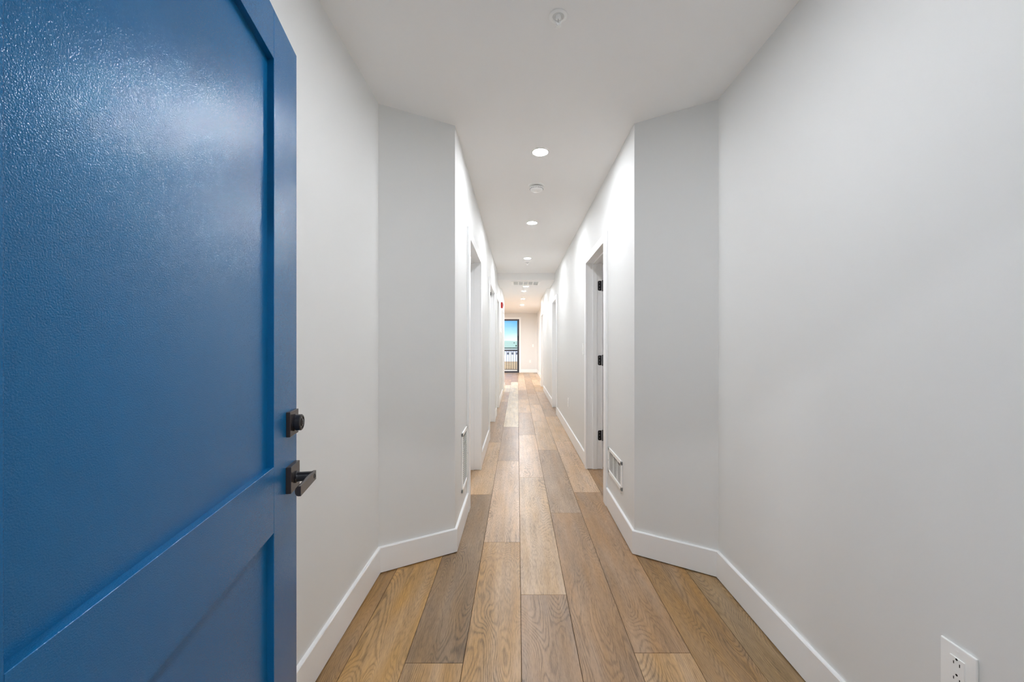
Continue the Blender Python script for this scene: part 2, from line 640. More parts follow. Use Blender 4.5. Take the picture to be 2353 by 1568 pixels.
CW = 0.085   # casing width
baseboard('baseboard_left_entry', [(LA[0], YD), LA, LB, (XL, LD[0][0] - CW)], -1, 'white baseboard wrapping the entry wall and angled wall on the left')
baseboard('baseboard_right_entry', [(RA[0], YD), RA, RB, (XR, RD[0][0] - CW)], 1, 'white baseboard wrapping the entry wall and angled wall on the right')
baseboard('baseboard_left_hall', [(XL, LD[0][1] + CW), (XL, LD[1][0] - CW)], -1, 'white baseboard between the first two doorways on the left')
baseboard('baseboard_left_middle', [(XL, LD[1][1] + CW), (XL, LD[2][0] - CW)], -1, 'white baseboard between the second and third doorways on the left')
baseboard('baseboard_left_far', [(XL, LD[2][1] + CW), (XL, LD[3][0] - CW)], -1, 'white baseboard under the red alarm on the left')
baseboard('baseboard_left_end', [(XL, LD[3][1] + CW), (XL, 11.6), (-4.98, 11.6)], -1, 'white baseboard turning the corner at the end of the left wall')
baseboard('baseboard_right_hall', [(XR, RD[0][1] + CW), (XR, RD[1][0] - CW)], 1, 'long white baseboard under the right wall outlet')
baseboard('baseboard_right_middle', [(XR, RD[1][1] + CW), (XR, RD[2][0] - CW)], 1, 'white baseboard between the second and third doorways on the right')
baseboard('baseboard_right_end', [(XR, RD[2][1] + CW), (XR, 12.1), (XLV, 12.1), (XLV, YF), (GX1 + 0.075, YF)], 1, 'white baseboard of the living room corner and end wall')
baseboard('baseboard_far_left', [(GX0 - 0.075, YF), (-4.98, YF)], 1, 'white baseboard under the living room window')


# ================================================================== interior doors
def lever_set(parent, x, y, z, s, shift, along):
    """black lever on a closed leaf; s = direction of the hall, along = lever direction in Y"""
    r = MB().box((x, y - 0.03, z - 0.03), (x + s * 0.009, y + 0.03, z + 0.03), 0.002).build('handle', M['black'], parent, shift)
    MB().tube([(x, y, z), (x + s * 0.045, y, z)], 0.009).build('neck', M['black'], r)
    MB().box((x + s * 0.04, y - 0.01 * along, z - 0.01), (x + s * 0.05, y + 0.11 * along, z + 0.01), 0.002).build('lever', M['black'], r)
    for ch in [k for k in bpy.data.objects if k.parent == r]:
        ch.data.transform(Matrix.Translation(-Vector(shift)))
    return r


def interior_door(name, xw, out, y0, y1, label, mode):
    """xw wall face towards the hall; out=+1 when the wall thickness goes to +X (right wall)"""
    base = (xw, (y0 + y1) / 2, 0)
    root = struct(empty(name, base), label, 'door')
    hall = -out
    ct = 0.018
    # casing, hall side and room side
    for nm, xf, dr in (('casing', xw, hall), ('casing', xw + out * TH, out)):
        tt = ct if dr == hall else 0.012
        c = MB()
        c.box((xf, y0 - CW, 0.0), (xf + dr * tt, y0 + 0.004, DOOR_H + 0.07), 0.002)
        c.box((xf, y1 - 0.004, 0.0), (xf + dr * tt, y1 + CW, DOOR_H + 0.07), 0.002)
        c.box((xf, y0, DOOR_H - 0.004), (xf + dr * tt, y1, DOOR_H + 0.07), 0.002)
        c.build(nm, M['trim'], root, base)
    # jamb boards with stop
    xb = xw + out * TH
    j = MB()
    j.box((xw, y0 - J, 0.002), (xb, y0, DOOR_H), 0.001)
    j.box((xw, y1, 0.002), (xb, y1 + J, DOOR_H), 0.001)
    j.box((xw, y0 - J, DOOR_H), (xb, y1 + J, DOOR_H + J), 0.001)
    j.build('jamb', M['trim'], root, base)
    s0, s1 = xw + out * 0.055, xw + out * 0.098
    st = MB()
    st.box((s0, y0, 0.002), (s1, y0 + 0.011, DOOR_H - 0.011), 0.0015)
    st.box((s0, y1 - 0.011, 0.002), (s1, y1, DOOR_H - 0.011), 0.0015)
    st.box((s0, y0, DOOR_H - 0.011), (s1, y1, DOOR_H), 0.0015)
    st.build('door_stop', M['trim'], root, base)

    def leaf_mesh(xa, ya, yb, za=0.012, zb=DOOR_H - 0.006, nsplit=1):
        """shaker leaf: stiles and rails round a recessed panel, thickness from xa away by out*0.035"""
        m_ = MB()
        W = (yb - ya) / nsplit
        for q in range(nsplit):
            u0, u1 = ya + q * W + 0.002, ya + (q + 1) * W - 0.002
            sw = 0.11 if nsplit == 1 else 0.08
            x2 = xa + out * 0.035
            m_.box((xa, u0, za), (x2, u0 + sw, zb), 0.001)
            m_.box((xa, u1 - sw, za), (x2, u1, zb), 0.001)
            for zz0, zz1 in ((za, za + 0.2), (0.92, 1.06), (zb - 0.11, zb)):
                m_.box((xa, u0 + sw, zz0), (x2, u1 - sw, zz1))
            m_.box((xa + out * 0.008, u0 + sw, za), (x2 - out * 0.008, u1 - sw, zb))
        return m_
    if mode == 'closed':
        lf = leaf_mesh(s1 + out * 0.001, y0 + 0.002, y1 - 0.002).build('door_leaf', M['trim'], root, base)
        lever_set(lf, s1 + out * 0.001, y0 + 0.07, 0.94, hall, base, 1)
    elif mode == 'bifold':
        lf = leaf_mesh(xw + out * 0.099, y0 + 0.003, y1 - 0.003, zb=DOOR_H - 0.03, nsplit=4).build('door_leaf', M['trim'], root, base)
        MB().box((xw + out * 0.04, y1 - 0.16, DOOR_H - 0.05), (xw + out * 0.085, y1 - 0.13, DOOR_H), 0.003).build('pivot_bracket', M['black'], root, base)
    elif mode == 'open':
        # folded right back against the room side of the wall, hinged on the far jamb
        xa = xw + out * (TH + 0.020)
        ya = y1 + 0.016
        leaf_mesh(xa, ya, ya + (y1 - y0) - 0.006).build('door_leaf', M['trim'], root, base)
        for hz in (1.87, 1.11, 0.345):
            h = MB()
            # plate let into the jamb, rounded corners on its free side
            x0_, x1_ = xw + out * 0.108, xw + out * (TH + 0.006)
            r_ = 0.012
            pts = []
            for cx_, cz_, a0 in ((x0_ + out * r_, hz + 0.05 - r_, 90), (x0_ + out * r_, hz - 0.05 + r_, 180)):
                for q in range(5):
                    an = math.radians(a0 + 90 * q / 4)
                    pts.append((cx_ + r_ * math.cos(an), cz_ + r_ * math.sin(an)))
            pts += [(x1_, hz - 0.05), (x1_, hz + 0.05)]
            mt = Matrix(((1, 0, 0, 0), (0, 0, -1, 0), (0, 1, 0, 0), (0, 0, 0, 1)))
            h.prism(pts, -y1, -(y1 - 0.003), mat=mt)
            h.box((xa - out * 0.004, ya - 0.003, hz - 0.05), (xa + out * 0.028, ya, hz + 0.05), 0.001)
            ho = h.build('hinge', M['black'], root, base)
            kx = xw + out * (TH + 0.010)
            MB().tube([(kx, y1 - 0.003, hz - 0.056), (kx, y1 - 0.003, hz + 0.056)], 0.0065, 14).build('hinge_pin', M['black'], ho, base)
            for dz in (-0.032, 0, 0.032):
                MB().lathe([(0, 0), (0.0035, 0), (0.0035, 0.001), (0, 0.0012)], 12, mat=Matrix.Translation((xw + out * 0.124, y1 - 0.003, hz + dz)) @ Matrix.Rotation(math.pi / 2, 4, 'X')).build('screw', M['steel'], ho, base)
    return root


interior_door('door_2', XR, 1, *RD[0], 'open white doorway nearest the entry on the right, three black hinges on its jamb', 'open')
interior_door('door_3', XR, 1, *RD[1], 'second white-cased doorway along the right hallway wall', 'closed')
interior_door('door_4', XR, 1, *RD[2], 'last white-cased doorway on the right, where the hall meets the living room', 'closed')
interior_door('door_5', XL, -1, *LD[0], 'white-cased doorway nearest the entry on the left, just past the tall vent', 'closed')
interior_door('door_6', XL, -1, *LD[1], 'wide white-cased closet doorway, second along the left hallway wall', 'bifold')
interior_door('door_7', XL, -1, *LD[2], 'third white-cased doorway on the left, under the ceiling soffit', 'closed')
interior_door('door_8', XL, -1, *LD[3], 'last white-cased doorway on the left, just past the red alarm', 'closed')

# ================================================================== the blue entrance door
DW, DT, DZ0, DZ1 = 0.888, 0.045, 0.012, 2.048
# local frame: x runs from hinge edge to latch edge, -y... +y is away from the seen face, z up
hx, hy = -0.4097, 0.1930
dirv = Vector((-0.2028, 0.9792))
ang = math.atan2(dirv.y, dirv.x)
# local x -> dirv ; local y -> left of it (away from the hallway); the seen face is local y = 0
root = struct(empty('door_1', (hx, hy, 0), ang), 'bright blue panelled entrance door standing open on the left', 'door')
SW = 0.152
P0, P1 = SW, DW - SW
Z_BR, Z_L0, Z_L1, Z_TR = 0.22, 0.845, 0.996, 1.934
RC = 0.0142
for a, c in ((0, SW), (P1, DW)):
    MB().box((a, 0, DZ0), (c, DT, DZ1), 0.0012).build('stile', M['blue'], root)
for a, c in ((DZ0, Z_BR), (Z_L0, Z_L1), (Z_TR, DZ1)):
    MB().box((P0, 0.0002, a), (P1, DT - 0.0002, c), 0.0006, 1).build('rail', M['blue'], root)


def panel(z0, z1):
    m_ = MB()
    m_.box((P0 - 0.004, RC, z0 - 0.004), (P1 + 0.004, DT - RC, z1 + 0.004))
    return m_.build('panel', M['blue'], root)


panel(Z_BR, Z_L0)
panel(Z_L1, Z_TR)
# deadbolt
HBX = DW - 0.0475
HB = HBX - 0.0305 + 0.0305
pl = MB().box((HBX - 0.0305, -0.0100, 1.047), (HBX + 0.0305, 0.0, 1.1095), 0.0012).build('deadbolt', M['bronze'], root)
rot = Matrix.Translation((HBX - 0.001, -0.0100, 1.0785)) @ Matrix.Rotation(math.pi / 2, 4, 'X')
MB().lathe([(0, 0), (0.0215, 0), (0.0215, 0.0035), (0.0195, 0.0042), (0.0195, 0.0062), (0.0210, 0.0070), (0.0205, 0.0165), (0.0185, 0.0185), (0.0150, 0.0190), (0.0145, 0.0175), (0, 0.0172)], 48, rot).build('cylinder', M['black'], pl, smooth=True)
MB().lathe([(0, 0.0168), (0.0095, 0.0168), (0.0095, 0.0190), (0.0085, 0.0196), (0, 0.0198)], 32, rot).build('key_plug', M['bronze'], pl, smooth=True)
MB().box((HBX - 0.0022, -0.0303, 1.0735), (HBX + 0.0002, -0.0296, 1.0830)).build('keyway', M['dark'], pl)
# lever handle
pz = 0.940
pl = MB().box((HBX - 0.0325, -0.0125, pz - 0.033), (HBX + 0.0325, 0.0, pz + 0.033), 0.0012).build('handle', M['bronze'], root)
rot = Matrix.Translation((HBX, -0.012, pz - 0.001)) @ Matrix.Rotation(math.pi / 2, 4, 'X')
MB().lathe([(0, 0), (0.0150, 0), (0.0150, 0.004), (0.0130, 0.0055), (0.0120, 0.012), (0.0120, 0.040), (0, 0.040)], 36, rot).build('neck', M['black'], pl, smooth=True)
# lever bar: flat outer face, rounded back, runs towards the hinges
prof = []
for q in range(9):
    an = math.radians(-90 + 180 * q / 8)
    prof.append((0.0075 * math.cos(an), 0.0115 * math.sin(an)))
t = bmesh.new()
ra, rb = [], []
for (dy, dz) in [(y_, z_) for y_, z_ in prof]:
    ra.append(t.verts.new((HBX + 0.013, -0.0520 + dy, pz - 0.002 + dz)))
    rb.append(t.verts.new((HBX - 0.108, -0.0520 + dy, pz - 0.002 + dz)))
ra2 = [t.verts.new((HBX + 0.013, -0.0575, pz - 0.002 + z_)) for z_ in (0.0115, -0.0115)]
rb2 = [t.verts.new((HBX - 0.108, -0.0575, pz - 0.002 + z_)) for z_ in (0.0115, -0.0115)]
A_, B_ = ra + ra2, rb + rb2
for q in range(len(A_)):
    t.faces.new((A_[q], A_[(q + 1) % len(A_)], B_[(q + 1) % len(A_)], B_[q]))
t.faces.new(A_[::-1])
t.faces.new(B_)
bmesh.ops.recalc_face_normals(t, faces=t.faces)
lv = MB()
lv._merge(t)
lv.build('lever', M['bronze'], pl)
MB().lathe([(0.0045, 0), (0.0062, 0), (0.0062, 0.0012), (0.0045, 0.0012), (0.0045, 0.0)], 24, Matrix.Translation((HBX + 0.001, -0.0572, pz - 0.002)) @ Matrix.Rotation(math.pi / 2, 4, 'X')).build('key_cylinder', M['black'], pl)
# latch plates in the edge
MB().box((DW, 0.010, 0.905), (DW + 0.0012, 0.035, 0.965)).build('latch_plate', M['black'], root)
MB().box((DW, 0.010, 1.050), (DW + 0.0012, 0.035, 1.107)).build('latch_plate', M['black'], root)
for hz in (1.85, 1.05, 0.25):
    MB().tube([(-0.006, DT + 0.002, hz - 0.055), (-0.006, DT + 0.002, hz + 0.055)], 0.008, 14).build('hinge', M['black'], root)
# frame of the entrance doorway
b = MB()
b.box((DX0, 0.03, 0), (DX0 + 0.03, YD + 0.0, 2.09), 0.002)
b.box((DX1 - 0.03, 0.03, 0), (DX1, YD, 2.09), 0.002)
b.box((DX0, 0.03, 2.06), (DX1, YD, 2.09), 0.002)
struct(b.build('trim_1', M['blue']), 'blue painted frame of the entrance doorway', 'trim')


# ================================================================== ceiling fittings
def downlight(x, y, z, lampkey, label, group='round recessed ceiling lights'):
    r = tag(empty('recessed_light', (x, y, z)), label, 'ceiling light', group)
    MB().lathe([(0.052, 0), (0.064, 0), (0.064, -0.002), (0.060, -0.004), (0.052, -0.005), (0.052, 0)], 48).build('trim_ring', M['plastic'], r, smooth=True)
    MB().lathe([(0, -0.0005), (0.052, -0.0005), (0.052, -0.0035), (0, -0.0035)], 48).build('lens', M[lampkey], r)
    return r


G = 'round recessed ceiling lights'
downlight(0.158, 2.78, H, 'lamp', 'largest glowing round ceiling light, nearest the entry between the angled walls')
downlight(0.159, 4.41, H, 'lamp', 'second glowing round ceiling light, just past the smoke detector')
downlight(0.153, 6.24, H, 'lamp', 'third glowing round ceiling light, just before the dropped soffit')
downlight(0.174, 8.41, SOFZ, 'lamp', 'glowing round light in the soffit directly behind the return grille')
downlight(0.160, 10.14, H, 'lamp', 'glowing round ceiling light just beyond the soffit')
downlight(0.159, 11.90, H, 'lamp', 'glowing round ceiling light at the far end of the hallway')
downlight(0.150, 13.75, H, 'lamp_living', 'glowing round ceiling light over the living room, in line with the hallway')
downlight(0.16, 1.10, H, 'lamp_entry', 'unseen ceiling light over the entry, added in step with the hall row')  # out-of-view lamp added to light the entry, placed by the hall lights' spacing
for i, (x, y) in enumerate(((-1.9, 13.4), (-3.8, 13.4), (-1.9, 15.9), (-3.8, 15.9), (-0.95, 15.0))):  # lamps added out of view to brighten the living room
    downlight(x, y, H, 'lamp_living', ('added unseen fill light over the living room near the hallway corner', 'added unseen fill light over the far left corner of the living room',
              'added unseen fill light before the glass balcony door', 'added unseen fill light before the living room window', 'added unseen fill light over the living room between the hallway end and the glass door')[i])
downlight(2.1, 4.1, H, 'lamp', 'added unseen ceiling light inside the side room behind the open doorway')  # out-of-view lamp added to light the side room
for i, x in enumerate((-1.2, 0.0, 1.4)):  # out-of-view lamps added behind the entrance as fill
    downlight(x, -0.9, H, 'fill_corridor', ('added unseen fill light of the outer corridor, hinge side of the entrance', 'added unseen fill light of the outer corridor, straight behind the entrance', 'added unseen fill light of the outer corridor, latch side of the entrance')[i])


def sprinkler(x, y, z, label):
    r = tag(empty('fire_sprinkler', (x, y, z)), label, 'sprinkler', 'ceiling fire sprinklers')
    MB().lathe([(0.024, 0.0), (0.0345, 0.0), (0.0345, -0.0025), (0.0385, -0.0025), (0.036, -0.0045), (0.028, -0.006), (0.024, -0.004), (0.0225, 0.012), (0.0225, 0.014), (0.024, 0.0)], 48).build('escutcheon', M['plastic'], r, smooth=True)
    MB().lathe([(0, -0.0005), (0.0235, -0.0005), (0.0235, -0.0010), (0, -0.0010)], 36).build('cup', M['greyvoid'], r)
    b_ = MB()
    b_.lathe([(0, -0.001), (0.011, -0.001), (0.011, -0.009), (0.008, -0.012), (0, -0.012)], 24)
    for s in (-1, 1):
        b_.tube([(s * 0.009, 0, -0.009), (s * 0.0115, 0, -0.016), (s * 0.0105, 0, -0.024), (s * 0.006, 0, -0.031), (0, 0, -0.036)], 0.0022, 8)
    b_.tube([(0, 0, -0.030), (0, 0, -0.042)], 0.0035, 10)
    b_.build('frame_arms', M['plastic'], r, smooth=True)
    MB().tube([(0, 0, -0.012), (0, 0, -0.032)], 0.0018, 8).build('glass_bulb', M['steel'], r)
    d = MB()
    d.lathe([(0, -0.041), (0.006, -0.041), (0.0065, -0.043), (0, -0.043)], 24)
    for q in range(12):
        d.box((0.004, -0.0011, -0.0425), (0.0125, 0.0011, -0.0412), mat=Matrix.Rotation(q * math.pi / 6, 4, 'Z'))
    d.build('deflector', M['plastic'], r)
    return r


sprinkler(0.166, 1.628, H, 'white fire sprinkler nearest the top of the picture, before the angled walls')
sprinkler(0.160, 6.58, H, 'small white fire sprinkler just past the third ceiling light, before the soffit')
sprinkler(0.160, 11.46, H, 'tiny white fire sprinkler far down the hallway beyond the soffit')

# smoke detector
r = tag(empty('smoke_detector', (0.160, 3.38, H)), 'white round smoke detector on the ceiling between the first two lights', 'smoke detector')
MB().lathe([(0, 0), (0.072, 0), (0.072, -0.004), (0.068, -0.008), (0.050, -0.010), (0, -0.010)], 56).build('base_plate', M['plastic'], r, smooth=True)
MB().lathe([(0, -0.010), (0.047, -0.010), (0.047, -0.016), (0, -0.016)], 48).build('shadow_gap', M['dark'], r)
MB().lathe([(0, -0.016), (0.056, -0.016), (0.057, -0.024), (0.052, -0.036), (0.040, -0.044), (0.020, -0.047), (0, -0.047)], 56).build('housing', M['plastic'], r, smooth=True)
MB().lathe([(0, -0.046), (0.010, -0.046), (0.010, -0.0490), (0, -0.0495)], 24, Matrix.Translation((0.012, 0, 0))).build('test_button', M['plastic'], r)
b = MB()
for q in range(24):
    b.box((0.0535, -0.003, -0.031), (0.0562, 0.003, -0.027), mat=Matrix.Rotation(q * math.pi / 12, 4, 'Z'))
b.build('vent_slots', M['dark'], r)

# return grille in the soffit
gx0, gx1, gy0, gy1 = -0.125, 0.447, 7.71, 8.20
gz = SOFZ
r = tag(empty('ceiling_grille', ((gx0 + gx1) / 2, (gy0 + gy1) / 2, gz)), 'white five-cell air grille in the underside of the soffit', 'vent')
sh = r.location[:]
b = MB()
fw = 0.045
b.box((gx0, gy0, gz - 0.008), (gx1, gy0 + fw, gz), 0.002)
b.box((gx0, gy1 - fw, gz - 0.008), (gx1, gy1, gz), 0.002)
b.box((gx0, gy0 + fw, gz - 0.008), (gx0 + fw, gy1 - fw, gz))
b.box((gx1 - fw, gy0 + fw, gz - 0.008), (gx1, gy1 - fw, gz))
b.build('frame', M['plastic'], r, sh)
cell = (gx1 - gx0 - 2 * fw) / 5
b = MB()
for q in range(1, 5):
    xx = gx0 + fw + q * cell
    b.box((xx - 0.010, gy0 + fw, gz - 0.008), (xx + 0.010, gy1 - fw, gz))
b.build('divider', M['plastic'], r, sh)
MB().box((gx0 + fw, gy0 + fw, gz - 0.001), (gx1 - fw, gy1 - fw, gz)).build('duct_backing', M['greyvoid'], r, sh)
b = MB()
for q in range(12):
    yy = gy0 + fw + (q + 0.5) * (gy1 - gy0 - 2 * fw) / 12
    b.box((gx0 + fw, yy - 0.002, gz - 0.007), (gx1 - fw, yy + 0.002, gz - 0.001))
b.build('louver_blades', M['greyvoid'], r, sh)


# ================================================================== wall fittings (local: x along wall, +y out of the wall, z up)
def rz_for(side):
    return {'right': math.pi / 2, 'left': -math.pi / 2, 'far': math.pi}[side]


def wall_vent(loc, side, w, h, nl, ncol, label):
    r = tag(empty('wall_vent', loc, rz_for(side)), label, 'vent')
    fw = 0.026
    t0 = 0.009
    b = MB()
    b.box((-w / 2, 0, -h / 2), (w / 2, t0, -h / 2 + fw), 0.0025)
    b.box((-w / 2, 0, h / 2 - fw), (w / 2, t0, h / 2), 0.0025)
    b.box((-w / 2, 0, -h / 2), (-w / 2 + fw, t0, h / 2), 0.0025)
    b.box((w / 2 - fw, 0, -h / 2), (w / 2, t0, h / 2), 0.0025)
    b.build('frame', M['plastic'], r)
    MB().box((-w / 2 + fw, 0.0003, -h / 2 + fw), (w / 2 - fw, 0.0009, h / 2 - fw)).build('duct_backing', M['dark'], r)  # dark sheet painting the shade behind the louvers, no hole in the wall
    b = MB()
    for q in range(nl):
        zz = -h / 2 + fw + (q + 0.5) * (h - 2 * fw) / nl
        p = (h - 2 * fw) / nl
        b.box((-w / 2 + fw, 0.0012, zz - p * 0.19), (w / 2 - fw, 0.0028, zz + p * 0.19))
    b.build('louver_blades', M['plastic'], r)
    if ncol > 1:
        for q in range(1, ncol):
            xx = -w / 2 + fw + q * (w - 2 * fw) / ncol
            MB().box((xx - 0.006, 0.001, -h / 2 + fw), (xx + 0.006, 0.0032, h / 2 - fw)).build('mullion', M['plastic'], r)
    for xx in (-w / 2 + fw / 2, w / 2 - fw / 2):
        MB().lathe([(0, 0), (0.0035, 0), (0.003, 0.0015), (0, 0.0018)], 12, Matrix.Translation((xx, t0, 0)) @ Matrix.Rotation(-math.pi / 2, 4, 'X')).build('screw', M['steel'], r)
    return r


wall_vent((XR, 2.892, 0.380), 'right', 0.40, 0.20, 13, 3, 'low wide white louvred vent on the right wall, between corner and open doorway')
wall_vent((XL, 2.862, 0.460), 'left', 0.28, 0.41, 24, 1, 'tall white louvred vent low on the left wall beside the first doorway')


def outlet(loc, side, w, h, label, full=False, group='white wall outlets'):
    r = tag(empty('wall_outlet', loc, rz_for(side)), label, 'outlet', group)
    MB().box((-w / 2, 0, -h / 2), (w / 2, 0.0062, h / 2), 0.0028, 3).build('cover_plate', M['plastic'], r)
    fo = MB().box((-0.0168, 0.004, -0.0335), (0.0168, 0.0088, 0.0335), 0.0012).build('receptacle', M['plastic'], r)
    for s in (-1, 1):
        b_ = MB()
        zc = s * 0.0192 + 0.0
        b_.box((-0.0068 - 0.001, 0.0086, zc - 0.0045), (-0.0068 + 0.001, 0.0090, zc + 0.0035))
        b_.box((0.0068 - 0.001, 0.0086, zc - 0.0035), (0.0068 + 0.001, 0.0090, zc + 0.0035))
        b_.lathe([(0, 0), (0.0027, 0), (0.0027, 0.0004), (0, 0.0004)], 16, Matrix.Translation((0, 0.0086, zc + 0.0105)) @ Matrix.Rotation(-math.pi / 2, 4, 'X'))
        b_.build('socket_holes', M['dark'], fo)
    if full:
        MB().box((-0.006, 0.0085, -0.0035), (0.006, 0.0094, -0.0005), 0.0004, 1).build('test_button', M['plastic'], fo)
    for s in (-1, 1):
        MB().lathe([(0, 0), (0.0033, 0), (0.0031, 0.0008), (0, 0.0012)], 16, Matrix.Translation((0, 0.0060, s * 0.0485)) @ Matrix.Rotation(-math.pi / 2, 4, 'X')).build('screw', M['plastic'], r)
    return r


outlet((RA[0], 0.990, 0.464), 'right', 0.082, 0.124, 'large white double outlet at the lower right corner of the picture', True)
outlet((XR, 5.56, 0.458), 'right', 0.072, 0.122, 'white outlet low on the right hallway wall between the two doorways')
outlet((XL, 8.80, 0.448), 'left', 0.072, 0.120, 'white outlet low on the left hallway wall below the thermostat')
outlet((0.545, YF, 0.50), 'far', 0.075, 0.118, 'white outlet low on the far living room wall beside the glass door')


def switch(loc, side, label, n=1):
    w = 0.072 + 0.045 * (n - 1)
    r = tag(empty('light_switch', loc, rz_for(side)), label, 'light switch', 'white rocker light switches')
    MB().box((-w / 2, 0, -0.062), (w / 2, 0.0062, 0.062), 0.0028, 3).build('cover_plate', M['plastic'], r)
    for q in range(n):
        xc = (q - (n - 1) / 2) * 0.045
        MB().box((xc - 0.0165, 0.004, -0.033), (xc + 0.0165, 0.0095, 0.033), 0.002, 2, mat=Matrix.Rotation(math.radians(3), 4, 'X')).build('rocker', M['plastic'], r)
    for s in (-1, 1):
        MB().lathe([(0, 0), (0.0033, 0), (0.0031, 0.0008), (0, 0.0012)], 16, Matrix.Translation((0, 0.0060, s * 0.0485)) @ Matrix.Rotation(-math.pi / 2, 4, 'X')).build('screw', M['steel'], r)
    return r


switch((XR, 4.292, 1.222), 'right', 'white light switch just past the open doorway with black hinges')
switch((XR, 8.20, 1.222), 'right', 'white light switch beside the second doorway on the right')
switch((0.67, YF, 1.19), 'far', 'white light switch on the far living room wall')

# thermostat
r = tag(empty('thermostat', (XL, 8.92, 1.575), rz_for('left')), 'small white thermostat at eye height on the left hallway wall', 'thermostat')
MB().box((-0.055, 0, -0.045), (0.055, 0.022, 0.045), 0.005, 3).build('housing', M['plastic'], r)
MB().box((-0.028, 0.0215, -0.012), (0.028, 0.0228, 0.028), 0.0005, 1).build('screen', M['greyvoid'], r)

# fire alarm strobe
r = tag(empty('fire_alarm', (XL, 9.19, 2.165), rz_for('left')), 'red fire alarm strobe high on the left hallway wall', 'fire alarm')
MB().box((-0.055, 0, -0.065), (0.055, 0.045, 0.065), 0.008, 3).build('housing', M['red'], r)
MB().box((-0.022, 0.042, -0.025), (0.022, 0.062, 0.045), 0.008, 3).build('strobe_lens', M['clear'], r)
b = MB()
for q in range(5):
    b.box((-0.030, 0.0446, -0.056 + q * 0.006), (0.030, 0.0456, -0.053 + q * 0.006))
b.build('horn_slots', M['dark'], r)

# ================================================================== glass balcony door and added daylight window
FB = 0.086
y0, y1 = YF + 0.02, YF + 0.11
r = struct(empty('door_9', ((GX0 + GX1) / 2, YF + 0.06, 0)), 'dark framed glass balcony door at the far end of the view', 'door')
sh = r.location[:]
xm = (GX0 + GX1) / 2
b = MB()
b.box((GX0, y0, 0), (GX0 + FB, y1, GZ1))
b.box((GX1 - FB, y0, 0), (GX1, y1, GZ1))
b.box((GX0 + FB, y0, GZ1 - 0.07), (GX1 - FB, y1, GZ1))
b.box((GX0 + FB, y0, 0), (GX1 - FB, y1, 0.075))
b.build('frame', M['frame'], r, sh)
MB().box((xm - 0.045, y0 + 0.01, 0.075), (xm + 0.045, y1 - 0.01, GZ1 - 0.07)).build('meeting_stile', M['frame'], r, sh)
b = MB()
b.box((xm + 0.045, y0 + 0.004, 0.075), (GX1 - FB, y0 + 0.03, 0.125))
b.box((GX0 + FB, y0 + 0.004, 0.075), (xm - 0.045, y0 + 0.03, 0.125))
b.build('glazing_bead', M['trim'], r, sh)
MB().box((GX0 + FB, y0 + 0.035, 0.075), (xm - 0.045, y0 + 0.041, GZ1 - 0.07)).build('pane', M['glass'], r, sh)
MB().box((xm + 0.045, y0 + 0.035, 0.075), (GX1 - FB, y0 + 0.041, GZ1 - 0.07)).build('pane', M['glass'], r, sh)
MB().box((GX1 - FB + 0.02, y0 - 0.02, 1.42), (GX1 - FB + 0.045, y0, 1.62), 0.005).build('handle', M['black'], r, sh)
cs = 0.075
b = MB()
b.box((GX0 - cs, YF - 0.018, 0.0), (GX0, YF, GZ1 + cs), 0.002)
b.box((GX1, YF - 0.018, 0.0), (GX1 + cs, YF, GZ1 + cs), 0.002)
b.box((GX0, YF - 0.018, GZ1), (GX1, YF, GZ1 + cs), 0.002)
struct(b.build('trim_2', M['trim']), 'white casing round the glass balcony door', 'trim')

r = struct(empty('window_1', ((WX0 + WX1) / 2, YF + 0.06, WZ0)), 'unseen dark framed living room window, added for daylight left of the balcony door', 'window')  # out-of-view window added as a daylight source
sh = r.location[:]
b = MB()
b.box((WX0, y0, WZ0), (WX0 + 0.06, y1, WZ1))
b.box((WX1 - 0.06, y0, WZ0), (WX1, y1, WZ1))
b.box((WX0 + 0.06, y0, WZ0), (WX1 - 0.06, y1, WZ0 + 0.06))
b.box((WX0 + 0.06, y0, WZ1 - 0.06), (WX1 - 0.06, y1, WZ1))
b.build('window_frame', M['frame'], r, sh)
MB().box((WX0 + 0.06, y0 + 0.035, WZ0 + 0.06), (WX1 - 0.06, y0 + 0.041, WZ1 - 0.06)).build('pane', M['glass'], r, sh)
b = MB()
b.box((WX0 - cs, YF - 0.018, WZ0 - cs), (WX0, YF, WZ1 + cs), 0.002)
b.box((WX1, YF - 0.018, WZ0 - cs), (WX1 + cs, YF, WZ1 + cs), 0.002)
b.box((WX0, YF - 0.018, WZ1), (WX1, YF, WZ1 + cs), 0.002)
b.box((WX0, YF - 0.018, WZ0 - cs), (WX1, YF, WZ0), 0.002)
struct(b.build('trim_3', M['trim']), 'white casing round the unseen added living room window', 'trim')

# ================================================================== balcony
struct(MB().box((-2.6, YF + 0.15, -0.25), (0.9, 18.95, -0.03)).build('balcony_slab', M['concrete']), 'concrete balcony floor beyond the glass door', 'balcony')
RY = 18.8
r = tag(empty('balcony_railing', (-0.85, RY, -0.03)), 'black metal balcony railing with thin upright bars outside the glass door', 'railing')
sh = r.location[:]
MB().box((-2.55, RY - 0.03, 1.05), (0.85, RY + 0.03, 1.09), 0.004).build('top_rail', M['rail'], r, sh)
MB().box((-2.55, RY - 0.02, 0.93), (0.85, RY + 0.02, 1.00), 0.004).build('middle_rail', M['rail'], r, sh)
MB().box((-2.55, RY - 0.02, 0.03), (0.85, RY + 0.02, 0.07), 0.004).build('bottom_rail', M['rail'], r, sh)
for x in (-2.53, -0.85 - 0.8, 0.83):
    MB().box((x - 0.025, RY - 0.025, -0.03), (x + 0.025, RY + 0.025, 1.06), 0.003).build('post', M['rail'], r, sh)
x = -2.45
